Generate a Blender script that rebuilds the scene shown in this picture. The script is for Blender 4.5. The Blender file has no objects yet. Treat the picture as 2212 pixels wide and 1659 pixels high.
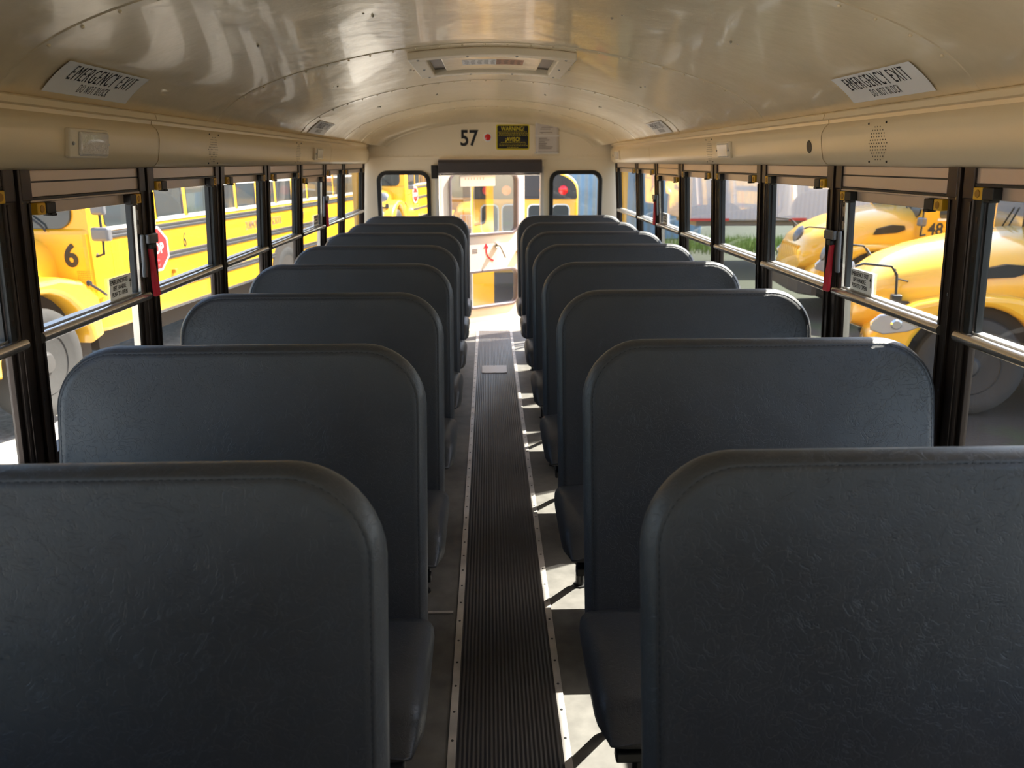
import bpy, bmesh, math, random
from mathutils import Vector, Matrix
R = math.radians
S = bpy.context.scene
COL = S.collection
random.seed(7)

# ------------------------------------------------------------------ camera, light, exposure
cam_d = bpy.data.cameras.new('camera'); cam = bpy.data.objects.new('camera', cam_d); COL.objects.link(cam)
cam_d.sensor_width = 36.0; cam_d.lens = 27.2; cam_d.clip_start = 0.05; cam_d.clip_end = 400
cam.matrix_world = (Matrix.Translation((-0.02, 0, 1.53)) @ Matrix.Rotation(R(-1.65), 4, 'Z')
                    @ Matrix.Rotation(R(90 - 16.05), 4, 'X') @ Matrix.Rotation(R(-0.15), 4, 'Z'))
cam_d.dof.use_dof = True; cam_d.dof.focus_distance = 2.3; cam_d.dof.aperture_fstop = 5.0
S.camera = cam

SUN_DIR = Vector((0.555, 0.29, 0.78)).normalized()          # towards the sun
sd = bpy.data.lights.new('sun', 'SUN'); sd.energy = 20.0; sd.angle = R(0.6); sd.color = (1.0, 0.95, 0.86)
sun = bpy.data.objects.new('sun', sd); COL.objects.link(sun)
sun.rotation_euler = SUN_DIR.to_track_quat('Z', 'Y').to_euler(); sun.location = (10, 3, 14)

W = bpy.data.worlds.new('sky'); S.world = W; W.use_nodes = True
wn = W.node_tree.nodes; wl = W.node_tree.links
sky = wn.new('ShaderNodeTexSky'); sky.sky_type = 'NISHITA'; sky.sun_disc = False
sky.sun_elevation = R(53); sky.sun_rotation = R(67); sky.dust_density = 2.0; sky.ozone_density = 0.6
wl.new(sky.outputs[0], wn['Background'].inputs[0]); wn['Background'].inputs[1].default_value = 0.50

S.view_settings.view_transform = 'Standard'; S.view_settings.look = 'None'
S.view_settings.exposure = 0.65; S.view_settings.gamma = 1.0; S.view_settings.use_curve_mapping = False

# ------------------------------------------------------------------ materials
def mat(name, col, rough=0.5, metal=0.0, bump=None, var=None, coat=0.0, spec=0.5, emit=None):
    m = bpy.data.materials.new(name); m.use_nodes = True
    nt = m.node_tree; b = nt.nodes['Principled BSDF']
    b.inputs['Base Color'].default_value = (*col, 1); b.inputs['Roughness'].default_value = rough
    b.inputs['Metallic'].default_value = metal; b.inputs['Coat Weight'].default_value = coat
    b.inputs['Specular IOR Level'].default_value = spec
    if emit:
        b.inputs['Emission Color'].default_value = (*emit[0], 1); b.inputs['Emission Strength'].default_value = emit[1]
    tc = None
    if bump or var:
        tc = nt.nodes.new('ShaderNodeTexCoord')
    if var:                                   # (scale, amount): brightness variation like wear and dust
        n = nt.nodes.new('ShaderNodeTexNoise'); n.inputs['Scale'].default_value = var[0]; n.inputs['Detail'].default_value = 6
        nt.links.new(tc.outputs['Object'], n.inputs['Vector'])
        r = nt.nodes.new('ShaderNodeMapRange'); r.inputs['From Min'].default_value = 0.3; r.inputs['From Max'].default_value = 0.7
        r.inputs['To Min'].default_value = 1 - var[1]; r.inputs['To Max'].default_value = 1 + var[1]
        nt.links.new(n.outputs['Fac'], r.inputs['Value'])
        x = nt.nodes.new('ShaderNodeVectorMath'); x.operation = 'SCALE'; x.inputs[0].default_value = col
        nt.links.new(r.outputs[0], x.inputs['Scale']); nt.links.new(x.outputs[0], b.inputs['Base Color'])
    if bump:                                  # (kind, scale, strength, distance)
        bp = nt.nodes.new('ShaderNodeBump'); bp.inputs['Strength'].default_value = bump[2]; bp.inputs['Distance'].default_value = bump[3]
        if bump[0] == 'noise':
            n = nt.nodes.new('ShaderNodeTexNoise'); n.inputs['Scale'].default_value = bump[1]; n.inputs['Detail'].default_value = 5
            out = n.outputs['Fac']
        elif bump[0] == 'wave':
            n = nt.nodes.new('ShaderNodeTexWave'); n.bands_direction = 'X'; n.inputs['Scale'].default_value = bump[1]
            n.inputs['Distortion'].default_value = 0; out = n.outputs['Fac']
        elif bump[0] == 'wavez':
            n = nt.nodes.new('ShaderNodeTexWave'); n.bands_direction = 'Y'; n.inputs['Scale'].default_value = bump[1]
            n.inputs['Distortion'].default_value = 0; out = n.outputs['Fac']
        else:
            n = nt.nodes.new('ShaderNodeTexVoronoi'); n.inputs['Scale'].default_value = bump[1]; n.feature = 'DISTANCE_TO_EDGE'
            out = n.outputs['Distance']
        nt.links.new(tc.outputs['Object'], n.inputs['Vector'])
        nt.links.new(out, bp.inputs['Height']); nt.links.new(bp.outputs[0], b.inputs['Normal'])
    return m

def glass(name, tint, f0, f1, haze=0.0):
    m = bpy.data.materials.new(name); m.use_nodes = True; nt = m.node_tree; nt.nodes.clear()
    o = nt.nodes.new('ShaderNodeOutputMaterial'); t = nt.nodes.new('ShaderNodeBsdfTransparent'); t.inputs[0].default_value = (*tint, 1)
    g = nt.nodes.new('ShaderNodeBsdfGlossy'); g.inputs['Roughness'].default_value = 0.02
    d = nt.nodes.new('ShaderNodeBsdfDiffuse'); d.inputs[0].default_value = (0.75, 0.73, 0.68, 1)
    lw = nt.nodes.new('ShaderNodeLayerWeight'); lw.inputs[0].default_value = 0.5
    p = nt.nodes.new('ShaderNodeMath'); p.operation = 'POWER'; p.inputs[1].default_value = 3.5
    mr = nt.nodes.new('ShaderNodeMapRange'); mr.inputs['To Min'].default_value = f0; mr.inputs['To Max'].default_value = f1
    nt.links.new(lw.outputs['Facing'], p.inputs[0]); nt.links.new(p.outputs[0], mr.inputs['Value'])
    a = nt.nodes.new('ShaderNodeMixShader'); a.inputs[0].default_value = haze
    nt.links.new(t.outputs[0], a.inputs[1]); nt.links.new(d.outputs[0], a.inputs[2])
    c = nt.nodes.new('ShaderNodeMixShader'); nt.links.new(mr.outputs[0], c.inputs[0])
    nt.links.new(a.outputs[0], c.inputs[1]); nt.links.new(g.outputs[0], c.inputs[2]); nt.links.new(c.outputs[0], o.inputs[0])
    return m

def vinyl_mat():
    m = mat('seat_vinyl', (0.044, 0.045, 0.048), 0.46, var=(5, 0.10))
    nt = m.node_tree; b = nt.nodes['Principled BSDF']; tc = nt.nodes.new('ShaderNodeTexCoord')
    oi = nt.nodes.new('ShaderNodeObjectInfo'); ad = nt.nodes.new('ShaderNodeVectorMath'); ad.operation = 'ADD'
    nt.links.new(tc.outputs['Object'], ad.inputs[0]); nt.links.new(oi.outputs['Random'], ad.inputs[1])
    n = nt.nodes.new('ShaderNodeTexNoise'); n.inputs['Scale'].default_value = 26; n.inputs['Detail'].default_value = 3; n.inputs['Distortion'].default_value = 2.2
    w = nt.nodes.new('ShaderNodeTexVoronoi'); w.inputs['Scale'].default_value = 110; w.feature = 'DISTANCE_TO_EDGE'
    n2 = nt.nodes.new('ShaderNodeTexNoise'); n2.inputs['Scale'].default_value = 5; n2.inputs['Detail'].default_value = 2
    cr = nt.nodes.new('ShaderNodeMath'); cr.operation = 'ABSOLUTE'; s5 = nt.nodes.new('ShaderNodeMath'); s5.operation = 'SUBTRACT'; s5.inputs[1].default_value = 0.5
    nt.links.new(n.outputs['Fac'], s5.inputs[0]); nt.links.new(s5.outputs[0], cr.inputs[0])
    mn = nt.nodes.new('ShaderNodeMath'); mn.operation = 'MINIMUM'; mn.inputs[1].default_value = 0.02; nt.links.new(cr.outputs[0], mn.inputs[0])
    for k in (n, w, n2): nt.links.new(ad.outputs[0], k.inputs['Vector'])
    b1 = nt.nodes.new('ShaderNodeBump'); b1.inputs['Strength'].default_value = 0.6; b1.inputs['Distance'].default_value = 0.03
    b2 = nt.nodes.new('ShaderNodeBump'); b2.inputs['Strength'].default_value = 0.08; b2.inputs['Distance'].default_value = 0.004
    b3 = nt.nodes.new('ShaderNodeBump'); b3.inputs['Strength'].default_value = 0.12; b3.inputs['Distance'].default_value = 0.03
    nt.links.new(mn.outputs[0], b1.inputs['Height']); nt.links.new(w.outputs['Distance'], b2.inputs['Height']); nt.links.new(n2.outputs['Fac'], b3.inputs['Height'])
    nt.links.new(b1.outputs[0], b2.inputs['Normal']); nt.links.new(b2.outputs[0], b3.inputs['Normal']); nt.links.new(b3.outputs[0], b.inputs['Normal'])
    return m

M = dict(
    vinyl=vinyl_mat(),
    thread=mat('seam_thread', (0.012, 0.014, 0.02), 0.6),
    ceil=mat('ceiling_paint', (0.86, 0.72, 0.49), 0.26, 0.22, bump=('noise', 3.2, 0.35, 0.03), var=(30, 0.02), coat=0.15),
    cream=mat('cream_paint', (0.90, 0.78, 0.59), 0.38, bump=('noise', 60, 0.03, 0.01)),
    cove=mat('cove_paint', (0.84, 0.69, 0.46), 0.32, 0.1, bump=('noise', 2.5, 0.2, 0.02)),
    rivet=mat('rivet_metal', (0.50, 0.46, 0.38), 0.3, 0.4),
    bronze=mat('bronze_frame', (0.045, 0.032, 0.026), 0.36, 0.55, var=(8, 0.15)),
    black=mat('black_plastic', (0.012, 0.012, 0.012), 0.45),
    rubber=mat('black_rubber', (0.015, 0.014, 0.014), 0.65),
    alu=mat('brushed_aluminium', (0.62, 0.57, 0.52), 0.26, 0.9, var=(9, 0.05)),
    header=mat('header_aluminium', (0.62, 0.50, 0.41), 0.33, 0.3, bump=('noise', 14, 0.1, 0.01)),
    steel=mat('dull_steel', (0.45, 0.44, 0.42), 0.35, 0.7),
    chrome=mat('chrome', (0.85, 0.85, 0.85), 0.08, 1.0),
    latch=mat('yellow_latch', (0.80, 0.45, 0.02), 0.45),
    latchd=mat('amber_button', (0.42, 0.20, 0.01), 0.5),
    red=mat('red_handle', (0.62, 0.015, 0.04), 0.4),
    white=mat('white_label', (0.88, 0.88, 0.88), 0.5),
    silverlabel=mat('silver_label', (0.50, 0.50, 0.49), 0.4),
    ink=mat('black_ink', (0.012, 0.012, 0.016), 0.5),
    greyink=mat('grey_ink', (0.16, 0.12, 0.12), 0.6),
    yink=mat('yellow_ink', (0.75, 0.62, 0.03), 0.5),
    paper=mat('paper', (0.66, 0.60, 0.56), 0.45, bump=('noise', 9, 0.3, 0.01)),
    tape=mat('clear_tape', (0.78, 0.75, 0.72), 0.15),
    floor=mat('floor_vinyl', (0.115, 0.108, 0.096), 0.55, var=(14, 0.25), bump=('noise', 30, 0.1, 0.005)),
    mat_=mat('ribbed_rubber', (0.032, 0.027, 0.025), 0.45, var=(6, 0.3), bump=('wave', 26.0, 0.5, 0.005)),
    strip=mat('strip_metal', (0.46, 0.43, 0.40), 0.4, 0.35, var=(7, 0.3)),
    wallp=mat('lower_wall', (0.55, 0.49, 0.38), 0.45),
    shade=mat('charcoal_shade', (0.075, 0.068, 0.075), 0.8),
    lens=mat('lamp_lens', (0.72, 0.66, 0.58), 0.12, coat=0.6, bump=('voro', 160, 0.4, 0.003)),
    plate=mat('grey_plate', (0.36, 0.34, 0.33), 0.42, 0.3),
    redlens=mat('red_lens', (0.70, 0.01, 0.015), 0.12, coat=0.5),
    amber=mat('amber_lens', (0.9, 0.22, 0.02), 0.15, coat=0.5),
    glass=glass('window_glass', (0.93, 0.94, 0.93), 0.045, 0.60, 0.010),
    doorglass=glass('door_glass', (0.80, 0.82, 0.82), 0.30, 0.85, 0.02),
    doorp=mat('door_paint', (0.72, 0.66, 0.60), 0.4),
    yellow=mat('bus_yellow', (0.84, 0.43, 0.016), 0.28, coat=0.5, var=(1.5, 0.05)),
    yellow2=mat('bus_yellow_roof', (0.80, 0.40, 0.02), 0.35),
    hoody=mat('hood_yellow', (0.86, 0.46, 0.03), 0.24, coat=0.6),
    brail=mat('rub_rail_black', (0.030, 0.028, 0.028), 0.5),
    bglass=mat('bus_dark_glass', (0.035, 0.042, 0.045), 0.06, coat=0.3),
    bframe=mat('bus_window_frame', (0.70, 0.70, 0.68), 0.4, 0.3),
    tire=mat('tyre_rubber', (0.032, 0.03, 0.028), 0.8, bump=('noise', 20, 0.3, 0.01)),
    rim=mat('wheel_rim', (0.045, 0.042, 0.04), 0.5),
    lug=mat('lug_nut', (0.55, 0.20, 0.07), 0.5),
    well=mat('wheel_well', (0.035, 0.028, 0.022), 0.9),
    stop=mat('stop_red', (0.62, 0.02, 0.02), 0.4),
    headlamp=mat('headlamp', (0.62, 0.60, 0.60), 0.08, 0.6, coat=1.0),
    trailer=mat('trailer_white', (0.52, 0.52, 0.54), 0.5, bump=('wave', 3.0, 0.4, 0.02)),
    trgrey=mat('trailer_grey', (0.20, 0.20, 0.21), 0.6),
    trred=mat('trailer_red', (0.55, 0.05, 0.04), 0.5),
    blue=mat('container_blue', (0.17, 0.31, 0.47), 0.5, bump=('wave', 1.2, 0.8, 0.06), var=(2, 0.15)),
    grass=mat('grass_blade', (0.11, 0.19, 0.03), 0.6),
    cable=mat('cable_black', (0.02, 0.02, 0.02), 0.6),
)

def ground_mat():
    m = bpy.data.materials.new('yard_ground'); m.use_nodes = True; nt = m.node_tree; b = nt.nodes['Principled BSDF']
    b.inputs['Roughness'].default_value = 0.9
    tc = nt.nodes.new('ShaderNodeTexCoord'); sx = nt.nodes.new('ShaderNodeSeparateXYZ'); nt.links.new(tc.outputs['Object'], sx.inputs[0])
    n = nt.nodes.new('ShaderNodeTexNoise'); n.inputs['Scale'].default_value = 0.9; n.inputs['Detail'].default_value = 8; nt.links.new(tc.outputs['Object'], n.inputs[0])
    f = nt.nodes.new('ShaderNodeTexNoise'); f.inputs['Scale'].default_value = 25; f.inputs['Detail'].default_value = 8; nt.links.new(tc.outputs['Object'], f.inputs[0])
    a = nt.nodes.new('ShaderNodeValToRGB'); a.color_ramp.elements[0].color = (0.24, 0.225, 0.205, 1); a.color_ramp.elements[1].color = (0.48, 0.45, 0.41, 1)
    a.color_ramp.elements[0].position = 0.3; a.color_ramp.elements[1].position = 0.7; nt.links.new(f.outputs['Fac'], a.inputs[0])
    g = nt.nodes.new('ShaderNodeValToRGB'); e = g.color_ramp.elements
    e[0].color = (0.026, 0.021, 0.016, 1); e[0].position = 0.48; e[1].color = (0.026, 0.037, 0.011, 1); e[1].position = 0.64  # dark soil and grass, with the yard's cast shade put into the colour
    nt.links.new(n.outputs['Fac'], g.inputs[0])
    e2 = nt.nodes.new('ShaderNodeMapRange'); e2.inputs['From Min'].default_value = 12.5; e2.inputs['From Max'].default_value = 14.0
    nt.links.new(sx.outputs[1], e2.inputs[0])
    gm = nt.nodes.new('ShaderNodeMix'); gm.data_type = 'RGBA'; gm.inputs[7].default_value = (0.022, 0.028, 0.011, 1)  # far ground, darkened the same way in place of cast shade
    nt.links.new(e2.outputs[0], gm.inputs[0]); nt.links.new(g.outputs[0], gm.inputs[6])
    w = nt.nodes.new('ShaderNodeMath'); w.operation = 'MULTIPLY_ADD'; w.inputs[1].default_value = 3.0
    nt.links.new(n.outputs['Fac'], w.inputs[0]); nt.links.new(sx.outputs[0], w.inputs[2])
    st = nt.nodes.new('ShaderNodeMapRange'); st.inputs['From Min'].default_value = 2.4; st.inputs['From Max'].default_value = 3.2
    nt.links.new(w.outputs[0], st.inputs[0])
    mx = nt.nodes.new('ShaderNodeMix'); mx.data_type = 'RGBA'; nt.links.new(st.outputs[0], mx.inputs[0])
    nt.links.new(a.outputs[0], mx.inputs[6]); nt.links.new(gm.outputs[2], mx.inputs[7]); nt.links.new(mx.outputs[2], b.inputs['Base Color'])
    bp = nt.nodes.new('ShaderNodeBump'); bp.inputs['Strength'].default_value = 0.6; bp.inputs['Distance'].default_value = 0.03
    nt.links.new(f.outputs['Fac'], bp.inputs['Height']); nt.links.new(bp.outputs[0], b.inputs['Normal'])
    return m
M['ground'] = ground_mat()
M['bracket'] = mat('bracket_grey', (0.16, 0.16, 0.17), 0.4, 0.4)

# ------------------------------------------------------------------ helpers
def tag(o, label=None, cat=None, group=None, kind=None):
    if label: o['label'] = label
    if cat: o['category'] = cat
    if group: o['group'] = group
    if kind: o['kind'] = kind
    return o

def empty(name, loc, rz=0.0, label=None, cat=None, group=None, kind=None):
    o = bpy.data.objects.new(name, None); COL.objects.link(o); o.location = loc; o.rotation_euler = (0, 0, rz); o.empty_display_size = 0.1
    return tag(o, label, cat, group, kind)

def build(name, bm, material, parent=None, smooth=False, bevel=0.0, seg=2):
    me = bpy.data.meshes.new(name)
    bmesh.ops.recalc_face_normals(bm, faces=bm.faces[:])
    bm.to_mesh(me); bm.free()
    ms = material if isinstance(material, (list, tuple)) else [material]
    for m in ms: me.materials.append(m)
    if smooth:
        for p in me.polygons: p.use_smooth = True
        try: me.set_sharp_from_angle(angle=R(40))
        except Exception: pass
    o = bpy.data.objects.new(name, me); COL.objects.link(o)
    if parent: o.parent = parent
    if bevel > 0:
        b = o.modifiers.new('bevel', 'BEVEL'); b.width = bevel; b.segments = seg; b.limit_method = 'ANGLE'; b.angle_limit = R(35)
    return o

def box(bm, x0, x1, y0, y1, z0, z1, mi=0, mtx=None):
    c = Vector(((x0 + x1) / 2, (y0 + y1) / 2, (z0 + z1) / 2))
    r = bmesh.ops.create_cube(bm, size=1.0)
    for v in r['verts']:
        v.co = Vector((v.co.x * abs(x1 - x0), v.co.y * abs(y1 - y0), v.co.z * abs(z1 - z0))) + c
        if mtx: v.co = mtx @ v.co
    if mi:
        for f in {f for v in r['verts'] for f in v.link_faces}: f.material_index = mi
    return r['verts']

def tube(bm, pts, r, seg=10, mi=0):
    pts = [Vector(p) for p in pts]; rings = []
    for i, p in enumerate(pts):
        a = pts[max(i - 1, 0)]; b = pts[min(i + 1, len(pts) - 1)]; d = (b - a).normalized()
        up = Vector((0, 0, 1)) if abs(d.z) < 0.9 else Vector((0, 1, 0))
        u = d.cross(up).normalized(); v = d.cross(u)
        rr = r[i] if isinstance(r, (list, tuple)) else r
        rings.append([bm.verts.new(p + u * math.cos(t) * rr + v * math.sin(t) * rr) for t in [2 * math.pi * k / seg for k in range(seg)]])
    fs = []
    for a, b in zip(rings, rings[1:]):
        for k in range(seg): fs.append(bm.faces.new((a[k], a[(k + 1) % seg], b[(k + 1) % seg], b[k])))
    fs.append(bm.faces.new(rings[0])); fs.append(bm.faces.new(rings[-1]))
    for f in fs: f.material_index = mi

def loft(bm, rings, cap=True, close=True):
    vs = [[bm.verts.new(p) for p in r] for r in rings]; n = len(vs[0])
    for a, b in zip(vs, vs[1:]):
        for k in range(n if close else n - 1):
            bm.faces.new((a[k], a[(k + 1) % n], b[(k + 1) % n], b[k]))
    if cap and close: bm.faces.new(vs[0]); bm.faces.new(vs[-1])
    return vs

def lathe(bm, prof, seg=32, mtx=None, mi=0):
    """prof: (radius, height) pairs about local Z"""
    rings = []
    for r, h in prof:
        ring = []
        for k in range(seg):
            t = 2 * math.pi * k / seg; p = Vector((r * math.cos(t), r * math.sin(t), h))
            ring.append(bm.verts.new(mtx @ p if mtx else p))
        rings.append(ring)
    for a, b in zip(rings, rings[1:]):
        for k in range(seg):
            f = bm.faces.new((a[k], a[(k + 1) % seg], b[(k + 1) % seg], b[k])); f.material_index = mi
    for e in (rings[0], rings[-1]):
        f = bm.faces.new(e); f.material_index = mi

def rrect(w, h, r, n=8, cx=0.0, cy=0.0, rb=None):
    """rounded rectangle, counter clockwise; r top corners, rb bottom corners"""
    rb = r if rb is None else rb; pts = []
    for (sx, sy, a0, rr) in ((1, 1, 0, r), (-1, 1, 90, r), (-1, -1, 180, rb), (1, -1, 270, rb)):
        rr = max(min(rr, w / 2 - 1e-4, h / 2 - 1e-4), 1e-4)
        for k in range(n + 1):
            t = R(a0 + 90 * k / n)
            pts.append((cx + sx * (w / 2 - rr) + rr * math.cos(t), cy + sy * (h / 2 - rr) + rr * math.sin(t)))
    return pts

def eval_mesh(curve, mtx):
    ob = bpy.data.objects.new('tmp', curve); COL.objects.link(ob)
    dg = bpy.context.evaluated_depsgraph_get(); dg.update()
    me = bpy.data.meshes.new_from_object(ob.evaluated_get(dg)); bpy.data.objects.remove(ob); bpy.data.curves.remove(curve)
    me.materials.clear(); me.transform(mtx); return me

def plate(name, outer, holes, depth, mtx, material, parent=None, bevel=0.0):
    """flat plate with holes: outline in local XY, thickness along local Z (centred), placed by mtx"""
    cu = bpy.data.curves.new('p', 'CURVE'); cu.dimensions = '2D'; cu.fill_mode = 'BOTH'; cu.extrude = max(depth / 2 - bevel, 1e-5)
    cu.bevel_depth = bevel; cu.bevel_resolution = 2; cu.offset = -bevel
    for pts in [outer] + list(holes):
        s = cu.splines.new('POLY'); s.points.add(len(pts) - 1); s.use_cyclic_u = True
        for i, p in enumerate(pts): s.points[i].co = (p[0], p[1], 0, 1)
    me = eval_mesh(cu, mtx); me.name = name; me.materials.append(material)
    o = bpy.data.objects.new(name, me); COL.objects.link(o)
    if parent: o.parent = parent
    return o

def text(name, body, size, mtx, material, parent=None, sx=1.0, depth=0.002, align='CENTER', bold=0.0, warp=None, sp=1.0):
    cu = bpy.data.curves.new('t', 'FONT'); cu.body = body; cu.size = size; cu.align_x = align; cu.align_y = 'CENTER'
    cu.extrude = depth / 2; cu.offset = bold; cu.space_line = 0.95; cu.space_character = sp
    me = eval_mesh(cu, Matrix.Diagonal((sx, 1, 1, 1)))
    if warp:
        for v in me.vertices: v.co = warp(v.co)
    else: me.transform(mtx)
    me.name = name; me.materials.append(material)
    o = bpy.data.objects.new(name, me); COL.objects.link(o)
    if parent: o.parent = parent
    return o

def frame(origin, xa, ya):
    xa = Vector(xa).normalized(); ya = Vector(ya).normalized(); za = xa.cross(ya)
    m = Matrix((xa, ya, za)).transposed().to_4x4(); m.translation = Vector(origin); return m

def kids(o): return [c for c in bpy.data.objects if c.parent == o]
def copy_tree(o, parent=None, skip=()):
    c = o.copy(); COL.objects.link(c); c.parent = parent
    for ch in kids(o):
        if ch.name.split('.')[0] not in skip: copy_tree(ch, c, skip)
    return c

# ------------------------------------------------------------------ bus shell
YB, YR = -1.55, 7.14            # front bulkhead and rear wall
POSTS = [-0.93, -0.23, 0.47, 1.17, 1.87, 2.57, 3.27, 3.97, 4.67, 5.37, 6.07, 7.05]
SILL = 0.78; TILT = math.atan(0.0625); WX = 1.165
def archz(x): return 1.97 - x * x / 5.2 - 0.02 * abs(x) ** 14
AX = 1.087

# ceiling
bm = bmesh.new(); rings = []
N = 48
ys = [YB + 0.05] + [YB + 0.05 + (6.80 - YB) * k / 40 for k in range(1, 41)]
def arch_ring(y, inset):
    out = []
    for k in range(N + 1):
        x = -AX * math.cos(math.pi * k / N); z = archz(x)
        out.append(Vector((x * (1 - inset * 0.55), y, z - inset * (z - 1.60))))
    return out
for y in ys: rings.append(arch_ring(y, 0))
for k in range(1, 9):
    t = k / 8 * math.pi / 2
    rings.append(arch_ring(6.84 + (YR - 6.84) * math.sin(t), 0.30 * (1 - math.cos(t))))
loft(bm, rings, cap=False, close=False)
ceiling = build('ceiling', bm, M['ceil'], smooth=True); tag(ceiling, kind='structure')
so = ceiling.modifiers.new('thick', 'SOLIDIFY'); so.thickness = 0.02; so.offset = 1.0
for y in (0.44, 1.84, 3.24, 4.64, 6.04, 6.80):
    bm = bmesh.new()
    a = [Vector((-(AX - .003) * math.cos(math.pi * k / N), 0, 0)) for k in range(N + 1)]
    prof = [(-0.022, 0.0), (-0.020, -0.0025), (0.016, -0.0035), (0.018, 0.0)]
    loft(bm, [[Vector((p.x, y + dy, archz(p.x) + dz)) for p in a] for dy, dz in prof], cap=False, close=False)
    # rivet heads along the strip
    s, last = 0.0, None
    for k in range(400):
        x = -1.04 + 2.08 * k / 399; p = Vector((x, y - 0.002, archz(x)))
        if last is not None: s += (p - last).length
        last = p
        if s > 0.085:
            s = 0.0
            bmesh.ops.create_uvsphere(bm, u_segments=8, v_segments=5, radius=0.0045, matrix=Matrix.Translation(p + Vector((0, 0, -0.0035))))
    build('seam_strip', bm, M['rivet'] if y < 0 else M['ceil'], ceiling, smooth=True)
bm = bmesh.new()
for y in (1.1, 2.5, 2.52, 3.9, 3.92, 5.3, 5.32):
    for x in (-0.72, -0.36, 0.36, 0.72):
        bmesh.ops.create_uvsphere(bm, u_segments=8, v_segments=5, radius=0.0045, matrix=Matrix.Translation((x + random.uniform(-.02, .02), y + random.uniform(-.05, .05), archz(x) - .001)))
build('roof_rivets', bm, M['rivet'], ceiling, smooth=True)

bm = bmesh.new(); rr = []  # unseen outer roof, added to stop sun leaking in above the coves
for y in (YB - .03, YR + .12):
    rr.append([Vector((-1.24 * math.cos(math.pi * k / 30), y, 1.70 + 0.36 * math.sin(math.pi * k / 30) ** .7)) for k in range(31)] + [Vector((1.225 * math.cos(math.pi * k / 30), y, 1.70 + 0.34 * math.sin(math.pi * k / 30) ** .7)) for k in range(31)])
loft(bm, rr); build('roof_skin', bm, M['yellow2'], ceiling, smooth=True)

# floor, ribbed aisle mat, edge strips
bm = bmesh.new(); box(bm, -1.19, 1.19, YB, YR + 0.02, -0.06, 0.0)
fl = build('floor', bm, M['floor']); tag(fl, kind='structure')
AM = 0.02
bm = bmesh.new(); box(bm, AM - 0.152, AM + 0.152, YB + .05, YR - 0.01, 0.0, 0.004)
o = build('aisle_mat', bm, M['mat_']); tag(o, 'long black ribbed rubber runner down the middle aisle', 'floor mat')
for s in (-1, 1):
    bm = bmesh.new(); x = AM + s * 0.155; box(bm, x - 0.011, x + 0.011, YB + .05, YR - 0.01, 0.0042, 0.0065)
    o = build('floor_strip', bm, M['strip'], bevel=0.0008)
    tag(o, 'thin metal edging strip along the ' + ('left' if s < 0 else 'right') + ' side of the aisle runner', 'floor strip', 'metal strips beside the aisle runner')
    bm = bmesh.new(); y = YB + 0.1
    while y < YR - .05:
        lathe(bm, [(0.0045, 0), (0.0035, 0.0012)], 8, Matrix.Translation((x, y, 0.0064))); y += 0.115
    r_ = build('strip_screws', bm, M['black'], o)
bm = bmesh.new(); box(bm, -0.085, 0.105, 5.60, 5.82, 0.0045, 0.008)
o = build('floor_access_plate', bm, M['plate'], bevel=0.002); tag(o, 'small grey metal plate screwed to the aisle runner near the rear', 'access plate')
for x in (-0.075, 0.01, 0.095):
    for y in (5.61, 5.81):
        bm = bmesh.new(); lathe(bm, [(0.005, 0), (0.004, 0.002)], 8, Matrix.Translation((x, y, 0.008))); build('screw', bm, M['steel'], o)
bm = bmesh.new(); box(bm, -1.1, -0.16, 2.40, 2.415, 0.0, 0.003); build('floor_seam', bm, M['strip'], fl)

# lower side walls
for s, nm in ((-1, 'wall_left'), (1, 'wall_right')):
    bm = bmesh.new(); box(bm, s * 1.165, s * 1.235, YB, YR, 0.0, SILL)
    w = build(nm, bm, M['wallp']); tag(w, kind='structure')
    bm = bmesh.new(); box(bm, s * 1.236, s * 1.246, YB, YR + .04, -0.35, SILL - .02); box(bm, s * 1.222, s * 1.246, YB, YR + .04, 1.52, 1.72); build('outer_skin', bm, M['yellow'], w)
    bm = bmesh.new(); box(bm, s * 1.09, s * 1.165, YB, YR, 0.0, 0.10); build('heater_ledge', bm, M['wallp'], w, bevel=0.01)
    bm = bmesh.new(); box(bm, s * 1.13, s * 1.22, YB, YR, 1.513, 1.72); build('upper_skin', bm, M['cream'], w)

# coves
CP = [(1.10, 1.682), (1.070, 1.678), (1.063, 1.673), (1.060, 1.658), (1.078, 1.655), (1.080, 1.645), (1.066, 1.630), (1.060, 1.615),
      (1.060, 1.600), (1.066, 1.560), (1.072, 1.535), (1.084, 1.520), (1.10, 1.514), (1.155, 1.512), (1.155, 1.68)]
n = 0; coves = {}
for s in (-1, 1):
    for y0, y1 in ((YB, -0.2), (-0.2, 2.6), (2.6, 5.4), (5.4, 7.10)):
        n += 1; bm = bmesh.new(); g = 0.0025
        loft(bm, [[Vector((s * p[0], y, p[1])) for p in CP] for y in (y0 + g, y1 - g)])
        o = build('trim_%d' % n, bm, M['cove'], smooth=True); tag(o, kind='structure'); coves[(s, y1)] = o
        bm = bmesh.new()
        loft(bm, [[Vector((s * (p[0] - .0038), y, p[1])) for p in CP[:13]] for y in (y1 - .006, y1 - g)], cap=False, close=False)
        build('joint_lip', bm, M['cove'], o, smooth=True)

# front bulkhead (unseen, behind the camera), windshield opening shrunk to keep light off the seats
def rear_outline(zlow):
    pts = [(1.16, zlow), (1.16, 1.66)]
    for k in range(0, 25):
        x = AX * math.cos(math.pi * k / 24); pts.append((x, archz(x) + 0.015))
    pts += [(-1.16, 1.66), (-1.16, zlow)]
    return pts
XZ = lambda y: frame((0, y, 0), (1, 0, 0), (0, 0, 1))
wf = plate('wall_front', rear_outline(-0.03), [rrect(1.3, 0.30, 0.1, cx=0, cy=1.25)], 0.05, XZ(YB), M['wallp']); tag(wf, kind='structure')

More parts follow.
